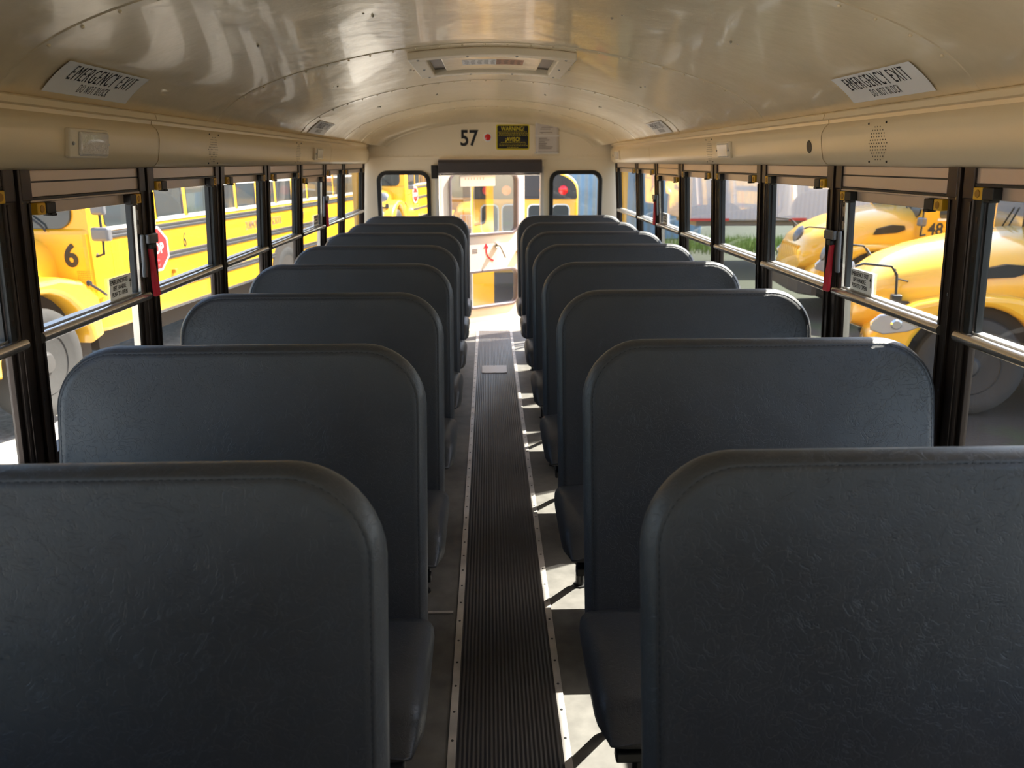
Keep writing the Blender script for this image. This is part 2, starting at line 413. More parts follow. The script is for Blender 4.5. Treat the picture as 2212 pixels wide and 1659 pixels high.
# rear wall with three openings
DX0, DX1, DTOP = -0.475, 0.455, 1.47
holes = [rrect(0.44, 0.56, 0.075, cx=-0.775, cy=1.155), rrect(0.44, 0.56, 0.075, cx=0.762, cy=1.155),
         [(DX0, 0.002), (DX1, 0.002), (DX1, DTOP), (DX0, DTOP)]]
wr = plate('wall_rear', rear_outline(-0.03), holes, 0.05, XZ(YR + 0.025), M['cream']); tag(wr, kind='structure')
sk = plate('outer_skin', [(1.24, -.36), (1.24, 1.70)] + [(1.24 * math.cos(math.pi * k / 24), 1.70 + 0.34 * math.sin(math.pi * k / 24) ** .7) for k in range(1, 24)] + [(-1.24, 1.70), (-1.24, -.36)], [rrect(0.44, 0.56, 0.075, cx=-0.775, cy=1.155), rrect(0.44, 0.56, 0.075, cx=0.762, cy=1.155), [(DX0, 0.002), (DX1, 0.002), (DX1, DTOP), (DX0, DTOP)]], 0.012, XZ(YR + 0.059), M['yellow'], wr)
bm = bmesh.new(); box(bm, -1.10, 1.10, YR - 0.006, YR + .004, 1.548, 1.572); 
for k in range(50):
    x = -1.08 + k * 0.0441
    bmesh.ops.create_uvsphere(bm, u_segments=6, v_segments=4, radius=0.004, matrix=Matrix.Translation((x, YR - 0.001, 1.582)))
build('seam_strip', bm, M['cream'], wr, bevel=0.001)
for k, cx in enumerate((-0.775, 0.762)):
    wd = empty('window_%d' % (31 + k), (cx, YR, 1.155), kind='structure')
    plate('rubber_frame', rrect(0.475, 0.595, 0.09), [rrect(0.405, 0.525, 0.06)], 0.075, frame((0, 0.02, 0), (1, 0, 0), (0, 0, 1)), M['rubber'], wd, bevel=0.006)
    plate('pane', rrect(0.43, 0.55, 0.07), [], 0.004, frame((0, 0.025, 0), (1, 0, 0), (0, 0, 1)), M['glass'], wd)
# door jamb
bm = bmesh.new()
for x0, x1, z0, z1 in ((DX0 - .02, DX0 + 0.012, 0, DTOP + .02), (DX1 - 0.012, DX1 + .02, 0, DTOP + .02), (DX0, DX1, DTOP - 0.012, DTOP + 0.02)):
    box(bm, x0, x1, YR - 0.008, YR + 0.075, z0, z1)
build('door_jamb', bm, M['doorp'], wr, bevel=0.003)

# ------------------------------------------------------------------ side windows and pillars
def side_window(num, s, y0, y1, ee):
    """s: side; y0..y1 between pillar centres"""
    w = empty('window_%d' % num, (s * WX, 0, SILL), kind='structure'); w.rotation_euler = (0, -s * TILT, 0)
    a, b = y0 + 0.052, y1 - 0.052
    H = 0.735
    bm = bmesh.new()
    X = lambda v: s * v
    box(bm, X(-0.008), X(0.04), a - .01, b + .01, -0.01, 0.022)
    box(bm, X(0.0), X(0.018), a, a + 0.014, 0.022, H - .03); box(bm, X(0.0), X(0.018), b - 0.014, b, 0.022, H - .03)
    build('frame', bm, M['bronze'], w, bevel=0.002)
    ht, hb = (0.735, 0.672) if ee else (0.735, 0.700)
    bm = bmesh.new(); box(bm, X(-0.012), X(0.03), a - .004, b + .004, hb, ht)
    build('header_panel', bm, M['header'], w, bevel=0.002)
    bm = bmesh.new(); box(bm, X(-0.016), X(0.03), a, b, hb - 0.006, hb - .0003)
    if ee: box(bm, X(-0.0145), X(0.02), a, b, hb + 0.034, hb + 0.038)
    build('header_line', bm, M['black'], w)
    st = hb - 0.006 if not ee else hb - 0.012; sb = st - 0.030
    bm = bmesh.new(); box(bm, X(-0.004), X(0.02), a + .004, b - .004, sb, st - .0003)
    if ee: box(bm, X(-0.016), X(0.025), a, b, st, st + 0.0058)
    build('sash_top_rail', bm, M['header'], w, bevel=0.002)
    for e, d in ((a + 0.010, 1), (b - 0.010, -1)):
        bm = bmesh.new(); box(bm, X(-0.024), X(-0.0042), min(e, e + d * 0.036), max(e, e + d * 0.036), sb + .001, st - .001)
        l = build('latch', bm, M['latch'], w, bevel=0.002)
        bm = bmesh.new(); lathe(bm, [(0.0095, 0), (0.0085, 0.002)], 16, frame((X(-0.0238), e + d * 0.018, (sb + st) / 2), (0, -s, 0), (0, 0, 1)))
        build('button', bm, M['latchd'], l)
        bm = bmesh.new(); box(bm, X(-0.026), X(-0.0042), min(e + d * 0.037, e + d * 0.078), max(e + d * 0.037, e + d * 0.078), sb + .002, st - .001)
        box(bm, X(-0.030), X(-0.006), min(e + d * 0.05, e + d * 0.074), max(e + d * 0.05, e + d * 0.074), sb - .004, sb + .003)
        build('latch_body', bm, M['black'], l, bevel=0.002)
    # sash stiles
    mt = M['alu'] if ee else M['bronze']
    for e0, e1 in ((a + 0.015, a + 0.024), (b - 0.032, b - 0.0245)):
        bm = bmesh.new(); box(bm, X(0.002), X(0.018), e0, e1, 0.34, sb); build('sash_stile', bm, M['black'], w)
    bm = bmesh.new(); box(bm, X(-0.010), X(0.0), b - 0.024, b - 0.002, 0.34, sb)
    tr = build('slotted_track', bm, M['alu'] if ee else M['black'], w, bevel=0.001)
    bm = bmesh.new()
    for k in range(6):
        z = 0.385 + k * 0.045
        box(bm, X(-0.0108), X(-0.0098), b - 0.017, b - 0.009, z, z + 0.014)
    build('slot', bm, M['black'] if ee else M['bronze'], tr)
    # mid rail
    bm = bmesh.new()
    rl = [Vector((X(-0.012 + 0.014 * math.cos(t)), 0, 0.335 + 0.0145 * math.sin(t))) for t in [2 * math.pi * k / 16 for k in range(16)]]
    loft(bm, [[p + Vector((0, y, 0)) for p in rl] for y in (a - 0.018, b + 0.018)])
    build('mid_rail', bm, M['alu'], w, smooth=True)
    bm = bmesh.new(); box(bm, X(0.0005), X(0.022), a + 0.02, b - 0.02, 0.316, 0.352); build('meeting_bar', bm, M['steel'], w)
    if ee:
        bm = bmesh.new(); box(bm, X(0.002), X(0.022), b - 0.030, b - 0.015, 0.022, 0.316)
        build('side_bar', bm, M['alu'], w)
    bm = bmesh.new(); box(bm, X(0.010), X(0.014), a + 0.022, b - 0.022, 0.345, sb + .004); build('upper_pane', bm, M['glass'], w)
    bm = bmesh.new(); box(bm, X(0.010), X(0.014), a + 0.018, b - 0.018, 0.020, 0.318); build('lower_pane', bm, M['glass'], w)
    if ee:
        # instruction label on the glass
        o_ = (X(0.007), b - 0.125, 0.385)
        fr = frame(o_, (0, s * -1, 0), (0, 0, 1))
        lb = plate('instruction_label', rrect(0.145, 0.066, 0.002), [], 0.001, fr, M['white'], w)
        lb['label'] = 'small printed instruction label on the glass'
        f2 = fr @ Matrix.Translation((-0.010, 0, 0.0012))
        text('lettering', 'EMERGENCY EXIT\nLIFT HANDLE\nPUSH TO OPEN', 0.0195, f2 @ Matrix.Translation((0, 0.0, 0)), M['ink'], lb, sx=0.74, depth=0.0004)
        text('arrow', '|', 0.022, fr @ Matrix.Translation((0.062, 0.000, 0.0012)), M['ink'], lb, depth=0.0004)
        bm = bmesh.new(); vs = [bm.verts.new(fr @ Vector(p)) for p in ((0.055, 0.008, .0014), (0.069, 0.008, .0014), (0.062, 0.02, .0014))]; bm.faces.new(vs); build('arrow', bm, M['ink'], lb)
        # red release handle with bracket, beside the far pillar
        yh = b + 0.008
        bm = bmesh.new()
        for (yy0, yy1, z0, z1) in ((b - .02, yh + .045, 0.505, 0.535),): box(bm, X(-0.044), X(-0.030), yy0, yy1, z0, z1)
        box(bm, X(-0.030), X(-0.018), b - 0.030, b - 0.010, 0.40, 0.535)
        bk = build('handle_bracket', bm, M['bracket'], w, bevel=0.004)
        bm = bmesh.new(); box(bm, X(-0.046), X(-0.028), b - .006, yh + .016, 0.488, 0.505); build('hinge_block', bm, M['black'], bk, bevel=0.003)
        bm = bmesh.new()
        prof = [(0.490, 0.010), (0.46, 0.010), (0.42, 0.012), (0.39, 0.017), (0.345, 0.018), (0.335, 0.018)]
        loft(bm, [[Vector((X(-0.036 - i * .001 + dx), yh - 0.006 + (0.49 - z) * .12 + dy * hw, z)) for dx, dy in ((-.006, -1), (.006, -1), (.006, 1), (-.006, 1))] for i, (z, hw) in enumerate(prof)])
        h = build('release_handle', bm, M['red'], w, bevel=0.003); h['label'] = 'red lever handle'
    return w

num = 0
for s in (-1, 1):
    for i in range(len(POSTS) - 1):
        y0, y1 = POSTS[i], POSTS[i + 1]
        ee = abs(y0 - 1.87) < .01 or abs(y0 - 4.67) < .01
        num += 1
        side_window(num, s, y0, y1, ee)

def pillar(num, s, y, wide=0.104):
    p = empty('trim_%d' % num, (s * WX, y, SILL), kind='structure'); p.rotation_euler = (0, -s * TILT, 0)
    X = lambda v: s * v; h = wide / 2
    bm = bmesh.new(); box(bm, X(-0.014), X(0.018), -h, h, -0.02, 0.74)
    build('post', bm, M['bronze'], p, bevel=0.006)
    bm = bmesh.new(); box(bm, X(-0.019), X(-0.014), -h - .003, -0.012, 0.665, 0.74); box(bm, X(-0.019), X(-0.014), 0.012, h + .003, 0.665, 0.74)
    build('post_cap', bm, M['bronze'], p, bevel=0.003)
    bm = bmesh.new(); box(bm, X(-0.023), X(-0.014), -0.0045, 0.0045, -0.02, 0.737)
    box(bm, X(-0.018), X(-0.014), -h + .006, -h + .014, 0, 0.66); box(bm, X(-0.018), X(-0.014), h - .014, h - .006, 0, 0.66)
    build('center_rib', bm, M['bronze'], p, bevel=0.0015)
    for z in (0.665, 0.43, 0.18):
        bm = bmesh.new(); lathe(bm, [(0.006, 0), (0.0055, 0.003), (0.003, 0.0042)], 12, frame((X(-0.0138), 0.012 * 1, z), (0, -s, 0), (0, 0, 1)))
        build('screw', bm, M['chrome'], p)
num = 20
for s in (-1, 1):
    for y in POSTS[1:]:
        num += 1; pillar(num, s, y, 0.104 if y < 7 else 0.06)

# ------------------------------------------------------------------ bench seats
def make_seat():
    root = empty('bench_seat', (0, 0, 0))
    WD, TOP, BOT, T = 0.905, 1.098, 0.29, 0.075
    Hh = TOP - BOT; lean = R(13.5)
    # backrest built upright around its middle, then leaned back
    mt = Matrix.Translation((0, -0.035, TOP)) @ Matrix.Rotation(-lean, 4, 'X') @ Matrix.Translation((0, 0, -Hh / 2 / math.cos(lean)))
    def ring(inset, y, k=1.0):
        pts = rrect((WD - 2 * inset) * k, (Hh / math.cos(lean) - 2 * inset) * k, max(0.148 - inset, 0.02) * k, 10, rb=0.05 * k)
        return [mt @ Vector((p[0] * (min(1.03, 1.0145 - 0.077 * p[1]) - 0.28 * max(0, -0.20 - p[1])), y, p[1])) for p in pts]
    seam = 0.023
    spec = [(seam, -T / 2 - .0005), (seam - .0015, -T / 2 + .0018), (seam - .003, -T / 2 + .0006), (0.015, -T / 2 + .0045), (0.008, -T / 2 + .012), (0.002, -T / 2 + .026), (0, 0), (0.002, T / 2 - .022), (0.010, T / 2 - .008), (0.022, T / 2)]
    rings = [ring(seam, -T / 2 - .012 * math.cos(k * math.pi / 2), k) for k in (0.15, 0.4, 0.62, 0.8, 0.92, 0.975)] + [ring(i, y) for i, y in spec] + [ring(0.022, T / 2 + .004, k) for k in (0.9, 0.5)]
    bm = bmesh.new(); loft(bm, rings)
    bk = build('backrest', bm, M['vinyl'], root, smooth=True)
    bk.data.set_sharp_from_angle(angle=R(180))
    bm = bmesh.new()
    pts = ring(seam - .0012, -T / 2 + .0008)
    dense = []
    for a, b in zip(pts, pts[1:] + pts[:1]):
        L = (b - a).length; m = max(1, int(L / 0.006))
        for k in range(m): dense.append(a.lerp(b, k / m))
    for k in range(0, len(dense) - 1, 2):
        a, b = dense[k], dense[k + 1]
        if (b - a).length > .0005 and a.z > 0.42: tube(bm, [a, a.lerp(b, .9)], 0.0009, 4)
    build('stitching', bm, M['thread'], bk)
    # cushion
    rings = []
    D0, D1 = -0.225, -0.60
    for k in range(13):
        t = k / 12; y = D0 + (D1 - D0) * t
        zt = 0.450 + 0.012 * math.sin(math.pi * min(t * 1.1, 1)); zb = 0.33 - 0.02 * math.sin(math.pi * t)
        if t > 0.8: q = (t - 0.8) / 0.2; zt -= 0.085 * (1 - math.sqrt(max(1 - q * q, 0))); zb += 0.02 * q * q
        w = WD / 2 + 0.010 - (0.022 * ((t - .75) / .25) ** 2 if t > .75 else 0)
        pts = []
        for j in range(28):
            a = 2 * math.pi * j / 28; c, s_ = math.cos(a), math.sin(a)
            ex = 0.32
            px = w * math.copysign(abs(c) ** 0.14, c) * (1.0 if s_ > 0 else 1 - 0.05 * abs(s_) ** 2)
            pz = (zt + zb) / 2 + (zt - zb) / 2 * math.copysign(abs(s_) ** 0.55, s_)
            pts.append(Vector((px, y, pz)))
        rings.append(pts)
    rings.append([Vector((p.x * .97, p.y - .012, 0.385 + (p.z - 0.385) * .75)) for p in rings[-1]])
    rings.append([Vector((p.x * .9, p.y - .006, 0.385 + (p.z - 0.385) * .4)) for p in rings[-1]])
    bm = bmesh.new(); loft(bm, rings)
    cu = build('cushion', bm, M['vinyl'], root, smooth=True); cu.data.set_sharp_from_angle(angle=R(180))
    # steel frame and legs
    bm = bmesh.new()
    box(bm, -0.42, 0.42, -0.57, -0.54, 0.285, 0.312); box(bm, -0.42, 0.42, -0.25, -0.22, 0.285, 0.312)
    for x in (-0.40, 0.40): box(bm, x - .015, x + .015, -0.54, -0.25, 0.285, 0.312)
    build('seat_frame', bm, M['black'], root, bevel=0.004)
    for sx, y0, y1 in ((-1, -0.52, -0.50), (-1, -0.24, -0.14), (1, -0.52, -0.50), (1, -0.24, -0.14)):
        bm = bmesh.new(); tube(bm, [(sx * 0.36, y0, 0.30), (sx * 0.36, (y0 + y1) / 2 - .01, 0.18), (sx * 0.355, y1, 0.05), (sx * 0.355, y1, 0.002)], 0.0155, 10)
        lathe(bm, [(0.026, 0), (0.024, 0.006)], 12, Matrix.Translation((sx * 0.355, y1, 0.0)))
        build('leg', bm, M['black'], root, smooth=True)
    return root

seat0 = make_seat(); first = True
ORD = ['largest and nearest in view', 'second nearest in view', 'third nearest in view', 'fourth nearest in view', 'fifth nearest in view', 'third from the rear wall', 'second from the rear wall', 'last before the rear wall']
for s in (-1, 1):
    for k in range(-2, 8):  # first two rows per side are unseen, added to block light
        o = seat0 if first else copy_tree(seat0); first = False
        y = (1.133 if s < 0 else 1.155) + 0.78 * k
        o.location = (-0.629 if s < 0 else 0.661, y, 0.0)
        tag(o, 'dark blue-grey vinyl bench seat %s of the aisle, %s' % ('left' if s < 0 else 'right', ORD[k] if k >= 0 else ['unseen, added behind the camera to block light', 'unseen, added just below the view to block light'][k + 2]), 'bus seat', 'bench seats along both sides of the aisle')

# ------------------------------------------------------------------ things on the cove
def cove_x(z):
    for a, b in zip(CP[6:12], CP[7:13]):
        if b[1] <= z <= a[1]: t = (z - a[1]) / (b[1] - a[1]); return a[0] + t * (b[0] - a[0])
    return 1.066
def cove_frame(s, y, z):
    d = Vector((cove_x(z + .03) - cove_x(z - .03), 0, .06)); d.x *= s
    return frame((s * (cove_x(z) - 0.0008), y, z), (0, -s, 0), d)
def dome_light(s, y, lab):
    t = empty('dome_light', (0, 0, 0), label=lab, cat='ceiling light', group='dome lights along the coves')
    f = cove_frame(s, y, 1.578)
    bm = bmesh.new(); box(bm, -0.10, 0.10, -0.036, 0.036, -0.004, 0.013, mtx=f); build('housing', bm, M['cream'], t, bevel=0.005)
    bm = bmesh.new(); box(bm, -0.062, 0.088, -0.030, 0.030, 0.010, 0.021, mtx=f); build('lens', bm, M['lens'], t, bevel=0.006)
    for x in (-0.088, 0.0925):
        bm = bmesh.new(); lathe(bm, [(0.005, 0), (0.004, 0.003)], 10, f @ Matrix.Translation((x, 0, 0.0135))); build('screw', bm, M['steel'], t)
dome_light(-1, 2.13, 'rectangular clear dome light on the left cove nearest the camera')
dome_light(-1, 4.95, 'rectangular clear dome light far down the left cove')
dome_light(1, 3.66, 'rectangular clear dome light on the right cove above the windows')
dome_light(1, 6.70, 'small dome light on the right cove by the rear wall')
def speaker(s, y, lab):
    f = cove_frame(s, y, 1.582); bm = bmesh.new()
    for r in range(11):
        wd = [3, 5, 6, 7, 7, 8, 7, 6, 6, 5, 3][r]
        for c in range(wd):
            lathe(bm, [(0.0021, 0), (0.0015, 0.0006)], 6, f @ Matrix.Translation(((c - (wd - 1) / 2) * 0.0145, (r - 5) * 0.0088 - .006, 0.0005)))
    o = build('speaker_grille', bm, M['bronze']); tag(o, lab, 'speaker grille', 'perforated speaker grilles in the coves')
    for x, yy in ((-.05, .048), (.05, .048), (-.05, -.056), (.05, -.056)):
        bm = bmesh.new(); lathe(bm, [(0.0035, 0), (0.003, 0.002)], 8, f @ Matrix.Translation((x, yy, 0.0005))); build('screw', bm, M['bronze'], o)
speaker(-1, 3.10, 'patch of small speaker holes in the left cove, nearer one')
speaker(-1, 4.47, 'patch of small speaker holes in the left cove beside the far dome light')
speaker(1, 2.22, 'patch of small speaker holes in the right cove nearest the camera')
speaker(1, 3.92, 'patch of small speaker holes in the right cove just past the dome light')
for s, y, r, lab in ((1, 2.70, 0.021, 'black round hole cut in the right cove panel'), (-1, 5.02, 0.018, 'small black round hole beside the far left dome light'), (1, 6.98, .012, 'tiny black hole at the rear end of the right cove')):
    bm = bmesh.new(); lathe(bm, [(r, 0), (r * .96, 0.001)], 24, cove_frame(s, y, 1.575))
    o = build('cable_hole', bm, M['black']); tag(o, lab, 'hole')

# emergency exit decals on the arch
def arch_pt(s, y, v, off):
    x = 1.072 - v; z = archz(x); dz = (archz(x + .002) - archz(x - .002)) / .004
    nrm = Vector((dz, 0, -1)).normalized(); nrm.x = dz / math.hypot(dz, 1); 
    return Vector((s * (x + nrm.x * off), y, z + nrm.z * off))
def exit_decal(s, y0, y1, lab):
    L = y1 - y0; bm = bmesh.new(); Hh = 0.079
    def grid(off): return [[arch_pt(s, y0 + L * i / 8, Hh * j / 6, off) for i in range(9)] for j in range(7)]
    g = grid(0.0045); vs = [[bm.verts.new(p) for p in r] for r in g]
    for j in range(6):
        for i in range(8): bm.faces.new((vs[j][i], vs[j][i + 1], vs[j + 1][i + 1], vs[j + 1][i]))
    o = build('exit_decal', bm, M['white'], smooth=True); tag(o, lab, 'sign', 'emergency exit decals')
    yc = (y0 + y1) / 2
    for body, size, v0, sx in (('EMERGENCY EXIT', 0.070, 0.050, 0.50), ('DO NOT BLOCK', 0.034, 0.0165, 0.52)):
        warp = lambda c, v0=v0: arch_pt(s, yc + (c.x if s < 0 else -c.x), (v0 + c.y * 0.82), 0.0052 + c.z)
        text('lettering', body, size, None, M['ink'], o, sx=sx, depth=0.0003, warp=warp, bold=-0.0004, sp=1.24)
exit_decal(-1, 1.97, 2.41, 'white EMERGENCY EXIT decal on the left of the ceiling nearest the camera')
exit_decal(1, 1.97, 2.41, 'white EMERGENCY EXIT decal on the right of the ceiling nearest the camera')
exit_decal(-1, 4.77, 5.21, 'white EMERGENCY EXIT decal far down the left of the ceiling')
exit_decal(1, 4.77, 5.21, 'white EMERGENCY EXIT decal far down the right of the ceiling')

# roof hatch
def arch_patch(bm, x0, x1, y0, y1, o0, o1, n=12):
    """block following the arch between offsets o0 and o1 below the ceiling"""
    r = []
    for y in (y0, y1):
        top = [Vector((x0 + (x1 - x0) * k / n, y, archz(x0 + (x1 - x0) * k / n) - o0)) for k in range(n + 1)]
        bot = [Vector((p.x, y, p.z + o0 - o1)) for p in reversed(top)]
        r.append(top + bot)
    loft(bm, r)
hat = empty('roof_hatch', (0, 0, 0), label='beige square roof hatch with raised frame in the middle of the ceiling', cat='roof hatch')
hx = 0.0
bm = bmesh.new()
arch_patch(bm, -0.34, 0.34, 3.33, 3.41, 0.0, 0.030); arch_patch(bm, -0.34, 0.34, 3.98, 4.06, 0.0, 0.030)
arch_patch(bm, -0.34, -0.27, 3.41, 3.98, 0.0, 0.030, 3); arch_patch(bm, 0.27, 0.34, 3.41, 3.98, 0.0, 0.030, 3)
build('hatch_frame', bm, M['cream'], hat, bevel=0.006)
bm = bmesh.new(); arch_patch(bm, -0.27, 0.27, 3.41, 3.98, 0.0, 0.004); build('recess', bm, M['bronze'], hat)
bm = bmesh.new(); arch_patch(bm, -0.215, 0.215, 3.415, 3.975, 0.004, 0.016); lid = build('lid', bm, M['ceil'], hat, bevel=0.004)
bm = bmesh.new(); arch_patch(bm, -0.13, 0.02, 3.60, 3.78, 0.016, 0.0165); build('label_white', bm, M['white'], lid)
bm = bmesh.new(); arch_patch(bm, 0.02, 0.14, 3.60, 3.78, 0.016, 0.0165); build('label_red', bm, mat('hatch_label', (0.42, 0.16, 0.06), 0.5), lid)
bm = bmesh.new()
for k in range(7):
    for j in range(9):
        x = -0.12 + j * 0.029 + random.uniform(-.004, .004); y = 3.62 + k * 0.022
        arch_patch(bm, x, x + 0.018, y, y + 0.006, 0.0165, 0.0168, 1)
build('label_print', bm, M['ink'], lid)
for x, y in ((-.3, 3.37), (-.1, 3.37), (.1, 3.37), (.3, 3.37), (-.3, 3.7), (.3, 3.7), (-.3, 4.02), (-.1, 4.02), (.1, 4.02), (.3, 4.02)):
    bm = bmesh.new(); bmesh.ops.create_uvsphere(bm, u_segments=8, v_segments=5, radius=0.006, matrix=Matrix.Translation((x, y, archz(x) - 0.029)))
    build('screw', bm, M['steel'], hat)

# ------------------------------------------------------------------ rear wall things
RW = lambda x, z, off=0.001: frame((x, YR - off, z), (1, 0, 0), (0, 0, 1))
# frame's local z points towards -y here (x cross z = -y)
o = text('bus_number', '57', 0.185, RW(-0.187, 1.722, .002), M['ink'], sx=0.86, depth=0.001, bold=0.004)
tag(o, 'large black number 57 above the rear door', 'number decal')
t = empty('indicator_lamp', (0, 0, 0), label='round red indicator lamp beside the number 57', cat='lamp')
bm = bmesh.new(); lathe(bm, [(0.038, 0), (0.037, 0.006), (0.028, 0.010)], 28, RW(-0.022, 1.735, 0)); build('bezel', bm, M['white'], t, smooth=True)
bm = bmesh.new(); lathe(bm, [(0.028, 0.006), (0.027, 0.014), (0.018, 0.021), (0.006, 0.023)], 28, RW(-0.022, 1.735, 0)); build('lens', bm, M['redlens'], t, smooth=True)
t = plate('warning_sign', rrect(0.292, 0.212, 0.014), [], 0.002, RW(0.198, 1.735, .001), M['yink']); tag(t, 'black and yellow WARNING and AVISO notice above the rear door', 'sign')
pl = plate('black_panel', rrect(0.272, 0.192, 0.01), [], 0.001, RW(0.198, 1.735, .0028), M['ink'], t)
text('lettering', 'WARNING!', 0.050, RW(0.198, 1.805, .0042), M['yink'], t, sx=0.8, depth=0.0008, bold=0.0004)
text('lettering', '¡AVISO!', 0.050, RW(0.198, 1.715, .0042), M['yink'], t, sx=0.8, depth=0.0008, bold=0.0004)
bm = bmesh.new()
for z, w in ((1.777, .25), (1.762, .24), (1.750, .25), (1.690, .21), (1.675, .24), (1.662, .24), (1.648, .10)):
    x = 0.198 - w / 2
    while x < 0.198 + w / 2:
        l = random.uniform(.008, .02); box(bm, x, x + l, YR - .0044, YR - .0036, z, z + .0032); x += l + .005
build('small_print', bm, M['yink'], t)
# paper notice
t = empty('paper_notice', (0, 0, 0), label='creased white paper notice taped up right of the warning sign', cat='paper')
bm = bmesh.new(); nx, nz = 8, 10; vs = []
for j in range(nz + 1):
    row = []
    for i in range(nx + 1):
        x = 0.395 + 0.205 * i / nx + 0.006 * (1 - j / nz); z = 1.60 + 0.265 * j / nz
        y = YR - 0.004 - 0.005 * abs(math.sin(i * 1.3 + j * .7)) - (0.006 if j in (6,) else 0)
        row.append(bm.verts.new((x, y, z)))
    vs.append(row)
for j in range(nz):
    for i in range(nx): bm.faces.new((vs[j][i], vs[j][i + 1], vs[j + 1][i + 1], vs[j + 1][i]))
sh = build('sheet', bm, M['paper'], t, smooth=True); sh.modifiers.new('t', 'SOLIDIFY').thickness = 0.0006
bm = bmesh.new()
for k, (z, x, l) in enumerate(((1.815, .45, .10), (1.80, .44, .09), (1.772, .435, .11), (1.765, .43, .04), (1.748, .43, .09), (1.722, .43, .07), (1.708, .43, .09), (1.694, .43, .05), (1.68, .43, .07), (1.666, .43, .06), (1.65, .43, .12), (1.636, .43, .11))):
    box(bm, x, x + l, YR - .0118, YR - .0108, z, z + .004)
build('print', bm, M['greyink'], t)
for x0, x1, z0, z1 in ((.395, .612, 1.738, 1.752), (.39, .60, 1.594, 1.606), (.40, .615, 1.855, 1.872)):
    bm = bmesh.new(); box(bm, x0, x1, YR - .014, YR - .0125, z0, z1); build('tape', bm, M['tape'], t)
# roller shade box above the door and black box beside it
t = empty('roller_shade', (0, 0, 0), label='charcoal roller shade rolled up above the rear emergency door', cat='shade')
bm = bmesh.new(); c = [(0.0, 1.545), (-.055, 1.542), (-.075, 1.520), (-.078, 1.440), (-.07, 1.430), (0, 1.430)]
loft(bm, [[Vector((x, YR + p[0], p[1])) for p in c] for x in (-0.462, 0.455)]); build('cassette', bm, M['shade'], t, bevel=0.004)
bm = bmesh.new(); box(bm, -0.458, 0.451, YR - .058, YR - .002, 1.545, 1.552); build('top_edge', bm, M['header'], t)
bm = bmesh.new(); tube(bm, [(-.44, YR - .03, 1.420), (.44, YR - .03, 1.420)], 0.009); build('bottom_bar', bm, M['alu'], t, smooth=True)
bm = bmesh.new(); box(bm, -0.525, -0.467, YR - .035, YR - .0005, 1.385, 1.50); o = build('door_buzzer', bm, M['black'], bevel=0.004); tag(o, 'small black box on the rear wall left of the door shade', 'buzzer box')
bm = bmesh.new(); bmesh.ops.create_uvsphere(bm, u_segments=14, v_segments=8, radius=0.018, matrix=Matrix.Translation((-0.452, YR + .0, 1.425)))
o = build('shade_bracket', bm, M['white'], smooth=True); o.parent = t

# rear emergency door, swung open outwards
DA = R(36)
door = empty('door_1', (DX0 + 0.014, YR + 0.10, 0.012), DA, kind='structure')
LW, LH = 0.965, 1.45
DF = frame((0, 0, 0), (1, 0, 0), (0, 0, 1))
up, lo = rrect(0.775, 0.555, 0.07, cx=0.485, cy=1.13), rrect(0.775, 0.345, 0.06, cx=0.485, cy=0.325)
plate('leaf', rrect(LW, LH, 0.05, cx=LW / 2, cy=LH / 2), [up, lo], 0.045, DF, M['doorp'], door, bevel=0.004)
for (w, h, cy) in ((0.775, 0.555, 1.13), (0.775, 0.345, 0.325)):
    fr = plate('window_frame', rrect(w + .03, h + .03, 0.085, cx=0.485, cy=cy), [rrect(w - .02, h - .02, 0.06, cx=0.485, cy=cy)], 0.065, DF, mat('pink_grey_rubber', (0.16, 0.13, 0.14), 0.5), door, bevel=0.005)
    plate('pane', rrect(w - .005, h - .005, 0.065, cx=0.485, cy=cy), [], 0.005, DF, M['doorglass'], fr)
pn = plate('window_label', rrect(0.40, 0.115, 0.01, cx=0.42, cy=1.352), [], 0.002, frame((0, -0.006, 0), (1, 0, 0), (0, 0, 1)), M['white'], door); pn['label'] = 'white label stuck across the top of the door window'
bm = bmesh.new()
for k in range(7):
    x = 0.27 + k * .034; box(bm, x, x + .014, -.0078, -.0068, 1.355, 1.375)
build('faint_print', bm, mat('pale_pink', (0.62, 0.55, 0.55), .5), pn)
# handle and its turning arrow
hd = empty('handle', (0.62, -0.024, 0.68)); hd.parent = door; hd.rotation_euler = (0, 0, 0)
bm = bmesh.new(); tube(bm, [(0, -.02, 0.06), (0.005, -.05, 0.055), (0.065, -.055, -0.06)], 0.010); lv = build('lever', bm, M['plate'], hd, smooth=True)
bm = bmesh.new(); lathe(bm, [(0.03, 0), (0.028, 0.014), (0.016, 0.024)], 20, frame((0, 0.001, 0.06), (1, 0, 0), (0, 0, 1))); build('hub', bm, M['chrome'], hd, smooth=True)
bm = bmesh.new(); inner = []; outer = []
for k in range(15):
    a = R(170 + 90 * k / 14); outer.append((0.60 + 0.115 * math.cos(a), 0.70 + 0.115 * math.sin(a))); inner.append((0.60 + 0.100 * math.cos(a), 0.70 + 0.100 * math.sin(a)))
plate('turn_arrow', outer + inner[::-1], [], 0.001, frame((0, -0.0235, 0), (1, 0, 0), (0, 0, 1)), M['red'], door)
plate('turn_arrow', [(0.462, 0.718), (0.520, 0.718), (0.490, 0.765)], [], 0.001, frame((0, -0.0235, 0), (1, 0, 0), (0, 0, 1)), M['red'], door)
bm = bmesh.new(); tube(bm, [(0.86, -.03, 0.66), (0.95, -.03, 0.66)], 0.012); box(bm, 0.88, 0.93, -.045, -.023, 0.63, 0.69); build('side_bolt', bm, mat('brass', (0.5, 0.3, 0.08), .35, .7), door, bevel=0.002)
bm = bmesh.new()
for z in (0.71, 0.695, 0.68): box(bm, 0.33, 0.39, -.0236, -.0228, z, z + .006)
build('small_print', bm, M['greyink'], door)
